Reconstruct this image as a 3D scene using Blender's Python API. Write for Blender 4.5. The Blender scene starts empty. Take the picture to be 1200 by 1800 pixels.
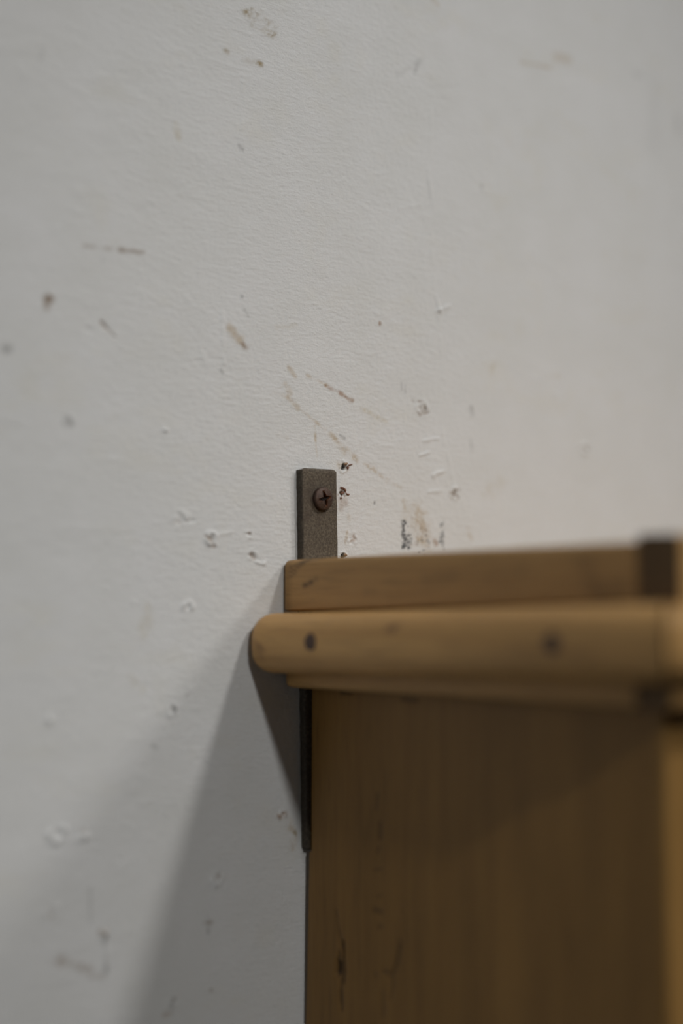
import bpy, math, random
import numpy as np
from mathutils import Vector, Matrix, Euler

# ------------------------------------------------------------------ camera, world, lamps, exposure
scene = bpy.context.scene
C = bpy.context.collection
Z0 = 1.200                      # height of the lens above the floor; lengths below are millimetres round (0, 0, Z0)
scene.view_settings.view_transform = 'Standard'
scene.view_settings.look = 'None'
scene.view_settings.gamma = 1.0
scene.view_settings.use_curve_mapping = False
scene.view_settings.exposure = 0.0

cam_data = bpy.data.cameras.new('camera')
cam = bpy.data.objects.new('camera', cam_data)
C.objects.link(cam)
cam.location = (-0.3124, -0.390, Z0)
yaw, pitch = math.radians(39.5), math.radians(4.346)
cam.rotation_euler = (math.pi / 2 + pitch, 0, -yaw)
cam_data.sensor_fit = 'VERTICAL'
cam_data.sensor_height = 36.0
cam_data.sensor_width = 24.0
cam_data.lens = 50.0
cam_data.clip_start = 0.01
cam_data.dof.use_dof = True
cam_data.dof.focus_distance = 0.503
cam_data.dof.aperture_fstop = 2.35
scene.camera = cam

world = bpy.data.worlds.new('room_ambient')
scene.world = world
world.use_nodes = True
world.node_tree.nodes['Background'].inputs[0].default_value = (1.0, 0.98, 0.95, 1)
world.node_tree.nodes['Background'].inputs[1].default_value = 0.026

def lamp(name, loc, watts, radius, col, beam):
    # ceiling spotlight on the rail, aimed at the cabinet's top corner
    l = bpy.data.lights.new(name, 'SPOT')
    l.energy = watts; l.shadow_soft_size = radius; l.color = col
    l.spot_size = math.radians(beam); l.spot_blend = 1.0
    o = bpy.data.objects.new(name, l); C.objects.link(o); o.location = loc
    o.rotation_euler = (Vector((0.05, 0, Z0 + 0.03)) - Vector(loc)).to_track_quat('-Z', 'Y').to_euler()
    return o
lamp('ceiling_spotlight', (-0.95, -4.20, Z0 + 2.40), 222, 0.13, (0.99, 1.0, 1.0), 12.5)
lamp('ceiling_spotlight', (0.86, -2.18, Z0 + 2.40), 132, 0.16, (1.0, 0.985, 0.965), 15)
lamp('ceiling_spotlight', (2.28, -2.40, Z0 + 2.40), 142, 0.30, (1.0, 0.985, 0.97), 14.5)
# daylight through the window in the left wall
wl = bpy.data.lights.new('window_daylight', 'AREA')
wl.shape = 'RECTANGLE'; wl.size = 1.16; wl.size_y = 0.96; wl.energy = 3.4; wl.color = (0.94, 0.98, 1.0)
wo = bpy.data.objects.new('window_daylight', wl); C.objects.link(wo)
wo.location = (-2.545, -0.80, Z0 + 0.30); wo.rotation_euler = (0, math.radians(-90), 0)

# ------------------------------------------------------------------ helpers
def tag(o, label, cat, group=None):
    o['label'] = label; o['category'] = cat
    if group: o['group'] = group
    return o

def mesh_obj(name, verts, faces, mat, parent=None, org=(0, 0, 0), col=None, smooth=True, mats=None, fmat=None):
    """verts in millimetres round (0,0,Z0); org is the parent's place in the same frame"""
    v = (np.asarray(verts, float) - np.asarray(org, float)) / 1000.0
    m = bpy.data.meshes.new(name)
    m.from_pydata(v.tolist(), [], faces)
    for mm_ in (mats or [mat]): m.materials.append(mm_)
    if fmat is not None: m.polygons.foreach_set('material_index', np.asarray(fmat, np.int32))
    m.polygons.foreach_set('use_smooth', np.full(len(m.polygons), smooth))
    if col is not None:
        a = m.color_attributes.new('wear_shade', 'FLOAT_COLOR', 'POINT')
        c = np.ones((len(v), 4), np.float32); c[:, :3] = col
        a.data.foreach_set('color', c.ravel())
    m.update()
    if smooth: m.set_sharp_from_angle(angle=math.radians(38))
    o = bpy.data.objects.new(name, m); C.objects.link(o)
    if parent: o.parent = parent
    return o

def empty(name, loc_mm):
    o = bpy.data.objects.new(name, None); C.objects.link(o)
    o.empty_display_size = 0.02
    o.location = (loc_mm[0] / 1000, loc_mm[1] / 1000, Z0 + loc_mm[2] / 1000)
    return o

_rng = np.random.default_rng(11)
_tab = _rng.random(65536).astype(np.float64)
def vnoise(x, y, seed=0):
    """smooth value noise, -1..1"""
    xi = np.floor(x).astype(np.int64); yi = np.floor(y).astype(np.int64)
    fx = x - xi; fy = y - yi
    fx = fx * fx * (3 - 2 * fx); fy = fy * fy * (3 - 2 * fy)
    def h(a, b):
        k = (a * 374761393 + b * 668265263 + seed * 1274126177) & 0xffffffff
        k = ((k ^ (k >> 13)) * 1103515245) & 0xffffffff
        return _tab[(k ^ (k >> 16)) & 65535]
    v = (h(xi, yi) * (1 - fx) + h(xi + 1, yi) * fx) * (1 - fy) + (h(xi, yi + 1) * (1 - fx) + h(xi + 1, yi + 1) * fx) * fy
    return v * 2 - 1

def capsule(X, Z, x0, z0, x1, z1):
    """distance to a segment and position along it"""
    dx, dz = x1 - x0, z1 - z0
    L = dx * dx + dz * dz + 1e-9
    t = np.clip(((X - x0) * dx + (Z - z0) * dz) / L, 0, 1)
    return np.hypot(X - (x0 + t * dx), Z - (z0 + t * dz)), t

def node(nt, kind, **kw):
    n = nt.nodes.new(kind)
    for k, v in kw.items():
        if k in n.inputs.keys(): n.inputs[k].default_value = v
        else: setattr(n, k, v)
    return n

def new_mat(name):
    m = bpy.data.materials.new(name); m.use_nodes = True
    return m, m.node_tree, m.node_tree.nodes['Principled BSDF']

def mix_col(nt, a, b, fac, blend='MIX'):
    n = nt.nodes.new('ShaderNodeMix'); n.data_type = 'RGBA'; n.blend_type = blend
    for sock, val in ((6, a), (7, b), (0, fac)):
        if hasattr(val, 'links'): nt.links.new(val, n.inputs[sock])
        else: n.inputs[sock].default_value = val
    return n.outputs[2]

def ramp(nt, src, stops):
    r = nt.nodes.new('ShaderNodeValToRGB')
    while len(r.color_ramp.elements) < len(stops): r.color_ramp.elements.new(0.5)
    for e, (p, c) in zip(r.color_ramp.elements, stops): e.position = p; e.color = c
    nt.links.new(src, r.inputs[0])
    return r.outputs[0]

def tex_noise(nt, scale3, scale=1.0, detail=3.0, rough=0.55, dist=0.0):
    tc = nt.nodes.new('ShaderNodeTexCoord'); mp = nt.nodes.new('ShaderNodeMapping')
    mp.inputs['Scale'].default_value = scale3
    nt.links.new(tc.outputs['Object'], mp.inputs[0])
    n = node(nt, 'ShaderNodeTexNoise', Scale=scale, Detail=detail, Roughness=rough, Distortion=dist)
    nt.links.new(mp.outputs[0], n.inputs['Vector'])
    return n.outputs[0]

def g(v): return (v, v, v, 1)

# ------------------------------------------------------------------ materials
def wall_paint():
    m, nt, b = new_mat('white_wall_paint')
    at = node(nt, 'ShaderNodeAttribute', attribute_name='wear_shade')
    mot = ramp(nt, tex_noise(nt, (1, 1, 1), 38, 4), [(0.3, (0.955, 0.955, 0.94, 1)), (0.7, (1, 1, 1, 1))])
    nt.links.new(mix_col(nt, at.outputs['Color'], mot, 1.0, 'MULTIPLY'), b.inputs['Base Color'])
    b.inputs['Roughness'].default_value = 0.62
    b.inputs['Specular IOR Level'].default_value = 0.3
    n1 = tex_noise(nt, (1, 1, 1), 1300, 4, 0.65)
    n2 = tex_noise(nt, (260, 1, 900), 1.0, 2)
    add = node(nt, 'ShaderNodeMath', operation='ADD')
    nt.links.new(n1, add.inputs[0]); nt.links.new(n2, add.inputs[1])
    bp = node(nt, 'ShaderNodeBump', Strength=0.46, Distance=0.0004)
    nt.links.new(add.outputs[0], bp.inputs['Height']); nt.links.new(bp.outputs[0], b.inputs['Normal'])
    return m

def wood(name, light, dark, along, tint=1.0, rough=0.46):
    """along: 0/1/2 = the axis the grain runs on"""
    m, nt, b = new_mat(name)
    s1 = [420, 420, 420]; s1[along] = 9
    s2 = [90, 90, 90]; s2[along] = 10
    s3 = [1400, 1400, 1400]; s3[along] = 60
    fine = ramp(nt, tex_noise(nt, s1, 1.0, 3, 0.6, 0.4), [(0.34, g(0)), (0.66, g(1))])
    c = mix_col(nt, dark, light, fine)
    broad = ramp(nt, tex_noise(nt, s2, 1.0, 3, 0.5, 0.3), [(0.28, (0.84, 0.83, 0.80, 1)), (0.7, (1.05, 1.05, 1.03, 1))])
    c = mix_col(nt, c, broad, 1.0, 'MULTIPLY')
    pores = ramp(nt, tex_noise(nt, s3, 1.0, 2), [(0.30, g(0.72)), (0.46, g(1))])
    c = mix_col(nt, c, pores, 0.8, 'MULTIPLY')
    at = node(nt, 'ShaderNodeAttribute', attribute_name='wear_shade')
    c = mix_col(nt, c, at.outputs['Color'], 1.0, 'MULTIPLY')
    nt.links.new(c, b.inputs['Base Color'])
    b.inputs['Roughness'].default_value = rough
    b.inputs['Specular IOR Level'].default_value = 0.35
    bp = node(nt, 'ShaderNodeBump', Strength=0.25, Distance=0.0003)
    nt.links.new(tex_noise(nt, s1, 1.0, 3), bp.inputs['Height']); nt.links.new(bp.outputs[0], b.inputs['Normal'])
    return m

def rusty(name, base, light, rust, scale=1.0, metal=0.3, rough=0.7):
    m, nt, b = new_mat(name)
    n1 = ramp(nt, tex_noise(nt, (1, 1, 1), 1350 * scale, 4, 0.72), [(0.38, base), (0.74, light)])
    n2 = ramp(nt, tex_noise(nt, (1, 1, 1), 130 * scale, 4, 0.6), [(0.46, g(0)), (0.68, g(0.75))])
    c = mix_col(nt, n1, rust, n2)
    at = node(nt, 'ShaderNodeAttribute', attribute_name='wear_shade')
    c = mix_col(nt, c, at.outputs['Color'], 1.0, 'MULTIPLY')
    nt.links.new(c, b.inputs['Base Color'])
    b.inputs['Metallic'].default_value = metal
    b.inputs['Roughness'].default_value = rough
    bp = node(nt, 'ShaderNodeBump', Strength=0.55, Distance=0.0003)
    nt.links.new(tex_noise(nt, (1, 1, 1), 2200 * scale, 4), bp.inputs['Height']); nt.links.new(bp.outputs[0], b.inputs['Normal'])
    return m

def plain(name, col, rough=0.7, nscale=600):
    m, nt, b = new_mat(name)
    c = ramp(nt, tex_noise(nt, (1, 1, 1), nscale, 3), [(0.3, tuple(0.6 * k for k in col) + (1,)), (0.7, tuple(1.2 * k for k in col) + (1,))])
    nt.links.new(c, b.inputs['Base Color']); b.inputs['Roughness'].default_value = rough
    return m

M_WALL = wall_paint()
WL, WD = (0.525, 0.308, 0.116, 1), (0.44, 0.245, 0.086, 1)
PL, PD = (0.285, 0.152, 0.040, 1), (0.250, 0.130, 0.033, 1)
M_WOOD_Y = wood('pine_grain_deep', WL, WD, 1)
M_WOOD_X = wood('pine_grain_across', WL, WD, 0)
M_WOOD_Z = wood('pine_grain_upright', WL, WD, 2)
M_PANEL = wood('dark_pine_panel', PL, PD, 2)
M_END = wood('pine_end_grain', (0.17, 0.105, 0.05, 1), (0.11, 0.065, 0.03, 1), 2, rough=0.75)
M_BAR = rusty('weathered_steel', (0.064, 0.049, 0.034, 1), (0.225, 0.185, 0.132, 1), (0.075, 0.054, 0.038, 1))
M_SCREW = rusty('rusty_screw_steel', (0.055, 0.034, 0.025, 1), (0.12, 0.075, 0.055, 1), (0.085, 0.042, 0.024, 1), 1.3, 0.45, 0.5)
M_PLUG = plain('broken_brown_plug', (0.26, 0.125, 0.08))
M_PLUGT = plain('tan_plug_fibre', (0.42, 0.27, 0.16))
M_NAIL = plain('dark_nail_filler', (0.105, 0.062, 0.046))
M_FLOOR = plain('grey_floor_screed', (0.36, 0.35, 0.33), 0.6, 25)
M_FRAME = plain('white_window_paint', (0.62, 0.62, 0.60), 0.5, 40)
M_KNOB = plain('turned_wood_knob', (0.22, 0.13, 0.06), 0.45, 200)

# ------------------------------------------------------------------ the wall: marks measured on it, (x, z) in millimetres
STREAKS=[
 (-31.9,209.2,-23.2,207.0,3.85,'O',0.8,0.85),
 (-42.1,194.1,-41.4,193.9,1.52,'O',0.7,0.3),
 (-34.7,193.0,-27.4,193.1,1.53,'O',0.9,0.75),
 (104.0,227.7,122.2,229.5,1.13,'T',0.35,0.3),
 (124.8,235.0,133.7,236.1,3.24,'T',0.3,0.3),
 (-95.5,117.2,-91.9,117.4,0.88,'B',0.45,0.3),
 (-91.1,117.2,-81.8,118.2,0.89,'B',0.25,0.5),
 (-82.8,118.0,-73.9,118.8,1.08,'B',0.5,0.2),
 (-107.5,98.8,-107.5,97.7,2.08,'B',0.8,0.2),
 (-108.0,97.6,-108.4,95.6,1.39,'B',0.6,0.2),
 (-122.1,81.4,-120.5,81.6,2.03,'G',0.75,0.1),
 (-40.2,98.4,-35.0,94.2,2.47,'T',0.55,0.25),
 (-34.3,93.5,-33.6,92.7,1.73,'B',0.8,0.1),
 (-6.5,85.9,2.5,83.0,0.99,'T',0.4,0.5),
 (1.8,83.1,9.1,80.8,1.0,'R',0.6,0.4),
 (8.6,80.9,14.2,78.8,1.22,'R',0.65,0.3),
 (-14.8,87.7,-11.8,84.9,1.38,'T',0.45,0.3),
 (-15.8,81.6,-14.5,79.0,1.96,'T',0.35,0.4),
 (-20.4,78.4,-15.2,76.9,0.98,'T',0.2,0.4),
 (-15.2,76.9,-10.7,73.9,1.38,'T',0.4,0.4),
 (-9.0,73.1,-1.3,69.2,0.99,'T',0.25,0.5),
 (-2.4,69.3,1.3,67.2,1.2,'T',0.45,0.4),
 (3.9,66.2,9.1,61.9,1.61,'T',0.4,0.5),
 (8.6,62.2,16.0,57.5,2.03,'T',0.5,0.6),
 (19.8,56.3,25.2,54.6,1.44,'T',0.35,0.7),
 (25.2,53.7,31.3,51.0,1.45,'T',0.3,0.7),
 (33.5,50.1,37.7,48.7,1.04,'T',0.2,0.7),
 (18.5,76.5,30.8,72.6,1.23,'Y',0.25,0.6),
 (-3.1,68.0,-2.9,63.0,0.7,'T',0.4,0.4),
 (-2.9,63.0,-2.1,57.6,0.6,'T',0.3,0.5),
 (27.3,109.3,27.3,108.6,0.83,'R',0.7,0),
 (24.6,42.9,24.6,42.1,0.62,'K',0.6,0),
 (8.3,65.9,10.2,65.0,1.01,'G',0.4,0.4),
 (-100.6,61.6,-99.0,60.7,1.92,'G',0.35,0.2),
 (-61.8,163.6,-60.8,159.9,1.85,'Y',0.3,0.5),
 (47.2,212.7,45.1,207.7,1.27,'G',0.3,0.6),
 (-19.1,63.6,-15.4,62.9,1.17,'T',0.2,0.4),
 (44.2,39.0,48.2,32.8,7.2,'T',0.45,0.6),
 (39.1,44.1,39.6,37.8,1.26,'T',0.3,0.6),
 (48.2,35.0,51.1,33.0,2.98,'T',0.45,0.5),
 (54.6,29.5,55.5,28.8,1.5,'R',0.75,0.1),
 (46.2,30.6,51.9,27.6,2.55,'T',0.3,0.7),
 (74.3,82.5,74.6,79.2,1.54,'G',0.3,0.6),
 (73.6,70.2,74.4,64.8,1.1,'G',0.3,0.7),
 (72.0,34.9,73.8,30.6,1.53,'T',0.25,0.6),
 (37.9,88.2,38.2,85.4,0.84,'G',0.35,0.4),
 (39.9,87.1,40.1,84.6,0.63,'K',0.3,0.6),
 (-103.3,-101.7,-99.4,-103.1,1.56,'B',0.3,0.6),
 (-99.5,-101.9,-93.7,-104.2,2.44,'B',0.3,0.75),
 (-94.6,-104.3,-90.1,-106.4,1.93,'B',0.33,0.6),
 (-90.1,-108.1,-85.7,-109.1,1.24,'B',0.3,0.4),
 (-84.9,-95.9,-84.6,-108.3,0.89,'G',0.35,0.4),
 (-86.7,-95.3,-84.3,-96.3,1.07,'B',0.35,0.4),
 (-70.4,2.7,-72.8,-5.4,3.28,'Y',0.22,0.4),
 (-76.4,-17.9,-72.6,-22.5,2.17,'Y',0.2,0.5),
 (-93.3,-64.1,-92.3,-64.5,0.88,'B',0.4,0.3),
 (-90.5,-81.5,-90.1,-91.8,0.71,'G',0.25,0.3),
 (-47.1,-95.6,-46.8,-101.1,0.94,'G',0.3,0.4),
 (-48.6,-97.6,-45.5,-98.0,0.94,'B',0.35,0.3),
 (-103.9,-86.3,-103.5,-88.7,1.73,'B',0.4,0.4),
 (-17.9,-66.3,-15.9,-65.5,1.57,'R',0.75,0.4),
 (-18.8,-66.0,-17.9,-66.5,0.98,'R',0.5,0.4),
 (-15.2,-67.5,-11.0,-73.6,2.36,'T',0.35,0.7),
 (-11.5,-72.2,-11.0,-73.0,0.99,'O',0.7,0.1),
 (-13.0,-75.3,-12.0,-77.3,2.76,'T',0.25,0.7),
 (-59.9,-119.7,-60.9,-122.1,1.29,'G',0.4,0.4),
 (-63.4,-124.2,-60.9,-123.9,1.29,'R',0.3,0.4),
 (-45.8,-119.3,-45.3,-119.5,0.94,'B',0.6,0),
 (-68.6,-39.6,-67.1,-40.6,0.91,'G',0.35,0.2),
 (-55.9,-24.3,-55.4,-24.6,0.93,'G',0.4,0.1),
 (9.1,46.6,9.9,41.7,2.43,'R',0.4,0.4),
 (8.6,41.6,9.1,39.2,1.82,'R',0.3,0.5),
 (12.3,37.5,12.3,35.5,1.02,'T',0.2,0.5),
 (11.7,31.4,10.7,27.3,0.81,'T',0.35,0.4),
 (8.0,55.1,11.7,54.1,1.82,'T',0.35,0.2),
 (87.7,100.8,85.1,97.1,2.0,'Y',0.2,0.5),
 (117.4,99.5,126.0,100.0,1.61,'Y',0.15,0.5),
 (176.9,240.7,180.9,241.2,1.71,'G',0.25,0.3),
 (206.9,229.6,207.5,221.8,1.51,'G',0.35,0.3),
 (190.8,238.9,190.0,210.1,7.43,'G',0.06,0.3),
 (83.9,48.7,90.3,53.6,5.55,'Y',0.15,0.6),
 (-111.0,176.0,-111.5,173.1,1.38,'G',0.15,0.3),
 (-89.0,114.1,-88.6,113.6,1.07,'G',0.15,0),
 (-36.4,162.3,-34.9,161.2,0.96,'G',0.4,0.2),
 (-33.6,105.4,-32.2,103.4,0.77,'G',0.2,0.4),
 (-34.9,110.1,-34.6,109.8,0.77,'K',0.5,0),
 (-43.3,83.7,-42.6,82.8,0.76,'G',0.35,0.2),
 (-20.3,101.3,-11.6,103.0,1.17,'Y',0.15,0.6),
 (54.8,239.6,57.8,238.6,1.5,'T',0.3,0.5),
 (80.5,171.6,80.8,170.5,1.1,'G',0.35,0.1),
 (36.9,205.7,48.7,214.2,1.89,'G',0.12,0.6),
]
SPECKS=[
(38.96,34.32,0.53,'K',0.62),(38.7,32.49,0.85,'K',0.88),(38.19,28.5,0.58,'K',0.66),(39.5,35.76,0.55,'K',0.92),(38.7,27.82,0.54,'K',0.71),(40.06,30.08,0.77,'K',0.9),(39.39,27.28,0.75,'K',0.78),(38.84,34.95,0.66,'K',0.63),(38.97,26.67,0.59,'K',0.92),(39.12,30.64,0.83,'K',0.9),(39.4,31.35,0.64,'K',0.66),(38.82,33.55,0.8,'K',0.62),(38.67,36.38,0.69,'K',0.76),(38.67,33.14,0.88,'K',0.67),(38.46,32.36,0.58,'K',0.72),(39.63,28.75,0.6,'K',0.8),(38.27,26.98,0.56,'K',0.87),(38.19,30.14,0.56,'K',0.72),(38.3,34.93,0.76,'K',0.91),(38.0,26.42,0.77,'K',0.94),(38.75,36.69,0.79,'K',0.74),(41.11,26.65,0.73,'K',0.89),(38.43,33.67,0.52,'K',0.73),(39.19,26.38,0.6,'K',0.6),(39.02,36.42,0.62,'K',0.7),(39.89,35.88,0.88,'K',0.75),(38.34,34.6,0.53,'K',0.84),(38.1,35.23,0.48,'K',0.77),(38.59,34.16,0.69,'K',0.87),(37.94,32.38,0.88,'K',0.77),(38.23,34.22,0.64,'K',0.69),(38.09,27.14,0.81,'K',0.77),(37.97,36.51,0.55,'K',0.68),(38.85,27.38,0.52,'K',0.62),(41.47,26.83,0.63,'K',0.92),(39.47,29.76,0.8,'K',0.86),(38.66,31.48,0.83,'K',0.91),(38.39,26.76,0.6,'K',0.83),(39.37,28.16,0.69,'K',0.83),(39.74,29.42,0.58,'K',0.92),(40.93,26.5,0.87,'K',0.83),(39.47,36.44,0.84,'K',0.64),(38.13,26.28,0.53,'K',0.82),(38.31,30.65,0.78,'K',0.92),(40.82,34.59,0.47,'K',0.91),(38.0,35.59,0.8,'K',0.87),(40.39,27.34,0.55,'K',0.84),(38.75,33.27,0.84,'K',0.87),(38.22,31.71,0.48,'K',0.81),(37.97,31.51,0.83,'K',0.81),(39.35,35.4,0.68,'K',0.6),(39.56,27.75,0.81,'K',0.63),(39.57,30.98,0.59,'K',0.68),(39.45,31.59,0.87,'K',0.63),(39.86,35.69,0.68,'K',0.75),(39.73,27.54,0.79,'K',0.62),(38.27,27.23,0.81,'K',0.75),(38.93,28.16,0.53,'K',0.91),(38.82,34.97,0.61,'K',0.79),(39.1,27.01,0.76,'K',0.6),(40.65,31.36,0.63,'K',0.76),(38.78,30.06,0.52,'K',0.82),(41.53,31.08,0.84,'K',0.71),(40.89,28.76,0.55,'K',0.86),(42.1,30.3,0.55,'K',0.83),(40.9,27.97,0.61,'K',0.47),(39.91,28.05,0.7,'K',0.47),(39.07,32.95,0.76,'K',0.49),(39.94,27.11,0.66,'K',0.58),(38.85,29.09,0.59,'K',0.87),(41.09,32.33,0.56,'K',0.55),(38.58,33.35,0.82,'K',0.81),(41.67,27.89,0.82,'K',0.48),(40.44,29.4,0.66,'K',0.87),(42.32,28.21,0.47,'K',0.73),(41.43,28.79,0.68,'K',0.82),(42.17,31.49,0.59,'K',0.7),(41.26,27.19,0.55,'K',0.52),(40.97,31.27,0.84,'K',0.85),(40.07,30.71,0.77,'K',0.54),(38.54,30.57,0.5,'K',0.67),(40.91,28.64,0.58,'K',0.88),(39.1,29.08,0.45,'K',0.89),(42.12,26.57,0.68,'K',0.56),(39.52,32.9,0.51,'K',0.86),(41.55,27.23,0.48,'K',0.52),(42.25,31.52,0.49,'K',0.8),(40.64,28.72,0.83,'K',0.53),(39.11,29.79,0.46,'K',0.42),(38.97,31.27,0.45,'K',0.9),(42.02,31.58,0.72,'K',0.77),(42.26,28.96,0.79,'K',0.76),(41.23,29.61,0.73,'K',0.68),(39.09,29.94,0.78,'K',0.64),(58.02,36.31,0.57,'K',0.66),(57.18,30.98,0.81,'K',0.63),(58.82,33.59,0.81,'K',0.51),(58.89,28.65,0.53,'K',0.56),(58.67,29.61,0.69,'K',0.69),(58.34,30.71,0.55,'K',0.83),(58.37,28.32,0.84,'K',0.65),(56.76,29.55,0.8,'K',0.73),(57.38,35.94,0.59,'K',0.76),(57.45,29.14,0.71,'K',0.51),(58.95,31.48,0.73,'K',0.62),(56.96,29.14,0.71,'K',0.64),(57.31,29.68,0.82,'K',0.76),(57.64,30.86,0.71,'K',0.71),(58.74,28.41,0.75,'K',0.7),(58.69,32.22,0.71,'K',0.6),(57.42,35.14,0.82,'K',0.78),(58.27,35.9,0.85,'K',0.83),(57.03,32.47,0.71,'K',0.75),(59.05,36.78,0.76,'K',0.51),(58.43,32.79,0.82,'K',0.8),(58.24,29.87,0.59,'K',0.66),(57.98,31.68,0.85,'K',0.8),(58.78,29.49,0.59,'K',0.78),(58.7,30.12,0.54,'K',0.51),(57.94,29.25,0.83,'K',0.61),(49.93,31.63,0.85,'K',0.75),(47.9,29.64,0.96,'K',0.75),(50.79,29.74,0.85,'K',0.75),(51.66,28.92,0.85,'K',0.75),(42.74,30.09,0.85,'K',0.75),(51.36,26.99,0.64,'K',0.75),(45.88,29.14,0.64,'K',0.75),(49.95,33.55,1.07,'B',0.75),(47.64,34.31,0.85,'B',0.75),(48.74,25.84,0.85,'K',0.75),(46.43,24.92,0.85,'K',0.75),(47.22,35.64,0.69,'B',0.45),(44.6,27.82,0.53,'B',0.35),(50.15,31.78,0.55,'B',0.47),(51.62,28.08,0.46,'B',0.5),(47.93,30.9,0.52,'B',0.48),(42.95,38.22,0.63,'B',0.23),(44.64,28.92,0.84,'B',0.25),(47.29,25.63,0.47,'B',0.49),(45.52,27.9,0.7,'B',0.47),(54.03,29.39,0.51,'B',0.42),(53.88,31.43,0.51,'B',0.26),(50.54,31.64,0.57,'B',0.49),(44.06,34.05,0.84,'B',0.25),(49.2,23.93,0.83,'B',0.41),(48.43,32.37,0.81,'B',0.41),(43.27,37.69,0.47,'B',0.26),(50.02,29.31,0.66,'B',0.36),(42.73,27.74,0.78,'B',0.43),(49.31,31.78,0.52,'B',0.27),(44.69,33.07,0.69,'B',0.3),(42.9,27.99,0.82,'B',0.26),(40.46,24.14,0.51,'B',0.21),(49.74,26.33,0.74,'B',0.48),(45.88,32.1,0.55,'B',0.42),(45.32,30.93,0.58,'B',0.34),(44.33,29.16,0.48,'B',0.21),(48.46,37.63,0.6,'B',0.23),(45.57,27.94,0.8,'B',0.34),(51.95,33.04,0.5,'B',0.38),(42.67,34.68,0.73,'B',0.21),(40.41,29.57,0.48,'B',0.21),(48.39,29.66,0.61,'B',0.29),(45.42,33.65,0.57,'B',0.4),(37.38,34.12,0.81,'B',0.28),(44.48,28.44,0.65,'B',0.31),(48.8,33.94,0.63,'B',0.24),(51.11,35.4,0.85,'B',0.24),(45.76,36.55,0.45,'B',0.45),(48.22,33.2,0.83,'B',0.44),(43.08,34.6,0.53,'B',0.22),(59.02,27.03,0.39,'K',0.5),(58.96,32.11,0.39,'K',0.5),(58.97,29.29,0.39,'K',0.5),(59.21,26.75,0.39,'K',0.5),(58.99,32.83,0.39,'K',0.5),(58.87,31.38,0.39,'K',0.5),(59.17,27.31,0.39,'K',0.5),(58.91,32.62,0.39,'K',0.5),(58.91,32.73,0.39,'K',0.5),(59.25,34.57,0.39,'K',0.5),(59.16,25.88,0.39,'K',0.5),(59.22,35.63,0.39,'K',0.5),(59.19,26.3,0.39,'K',0.5),(59.31,38.11,0.39,'K',0.5)
]
CRATERS=[
 (48.2,79.3,2.76,0.3,0.15,-50,120,'B',0.3),
 (65.1,48.1,2.39,0.3,0.1,0,0,'B',0),
 (-58.9,33.1,2.41,0.35,0.2,-100,60,'B',0.25),
 (-46.8,27.0,2.26,0.5,0.3,200,50,'B',0.45),
 (-31.7,28.7,1.35,0.25,0.5,45,70,'B',0.8),
 (-30.0,21.9,1.73,0.4,0.3,250,40,'B',0.5),
 (-25.0,19.3,0.97,0.4,0,0,0,'B',0),
 (-55.7,4.4,1.86,0.5,0.4,200,60,'B',0.45),
 (-76.1,5.6,0.72,0.3,0,0,0,'B',0),
 (-61.3,-29.2,1.85,0.35,0.3,20,150,'G',0.5),
 (-105.1,-30.1,1.39,0.5,0,0,0,'B',0),
 (-102.0,-64.3,2.78,0.6,0.3,200,40,'G',0.2),
 (-92.3,-65.9,1.41,0.4,0,0,0,'G',0),
 (-43.6,-84.4,2.27,0.35,0.2,45,80,'B',0.4),
 (-103.1,-87.4,2.08,0.5,0.2,-100,60,'B',0.3),
 (-84.9,-95.9,1.78,0.4,0,60,60,'B',0.35),
 (-16.9,-66.0,1.37,0.4,0.4,60,80,'R',0.5),
 (-65.1,61.5,0.92,0.6,0,-110,60,'G',0.6),
 (-55.2,60.6,0.56,0.2,0.3,0,60,'B',0.6),
 (140.6,70.7,2.13,0.4,0.3,30,90,'B',0.45),
 (122.7,91.6,1.39,0.25,0.1,-90,60,'G',0.2),
 (13.6,29.4,2.24,0.25,0.15,-30,140,'R',0.4),
 (9.9,54.6,1.22,0.25,2.5,0,0,'K',0),
 (9.1,45.1,1.01,0.3,1.2,0,0,'B',0),
 (9.6,22.8,1.01,0.2,2.5,0,0,'K',0),
 (-100.0,61.3,1.58,0.3,0.2,-60,80,'G',0.3),
 (-60.3,-120.8,1.66,0.4,0.2,60,80,'B',0.3),
 (57.0,118.1,1.5,0.3,0,0,0,'B',0),
 (-85.3,89.9,0.89,0.2,0.2,0,0,'G',0),
 (-47.1,-97.6,1.13,0.2,0.1,0,90,'B',0.3),
]
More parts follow.
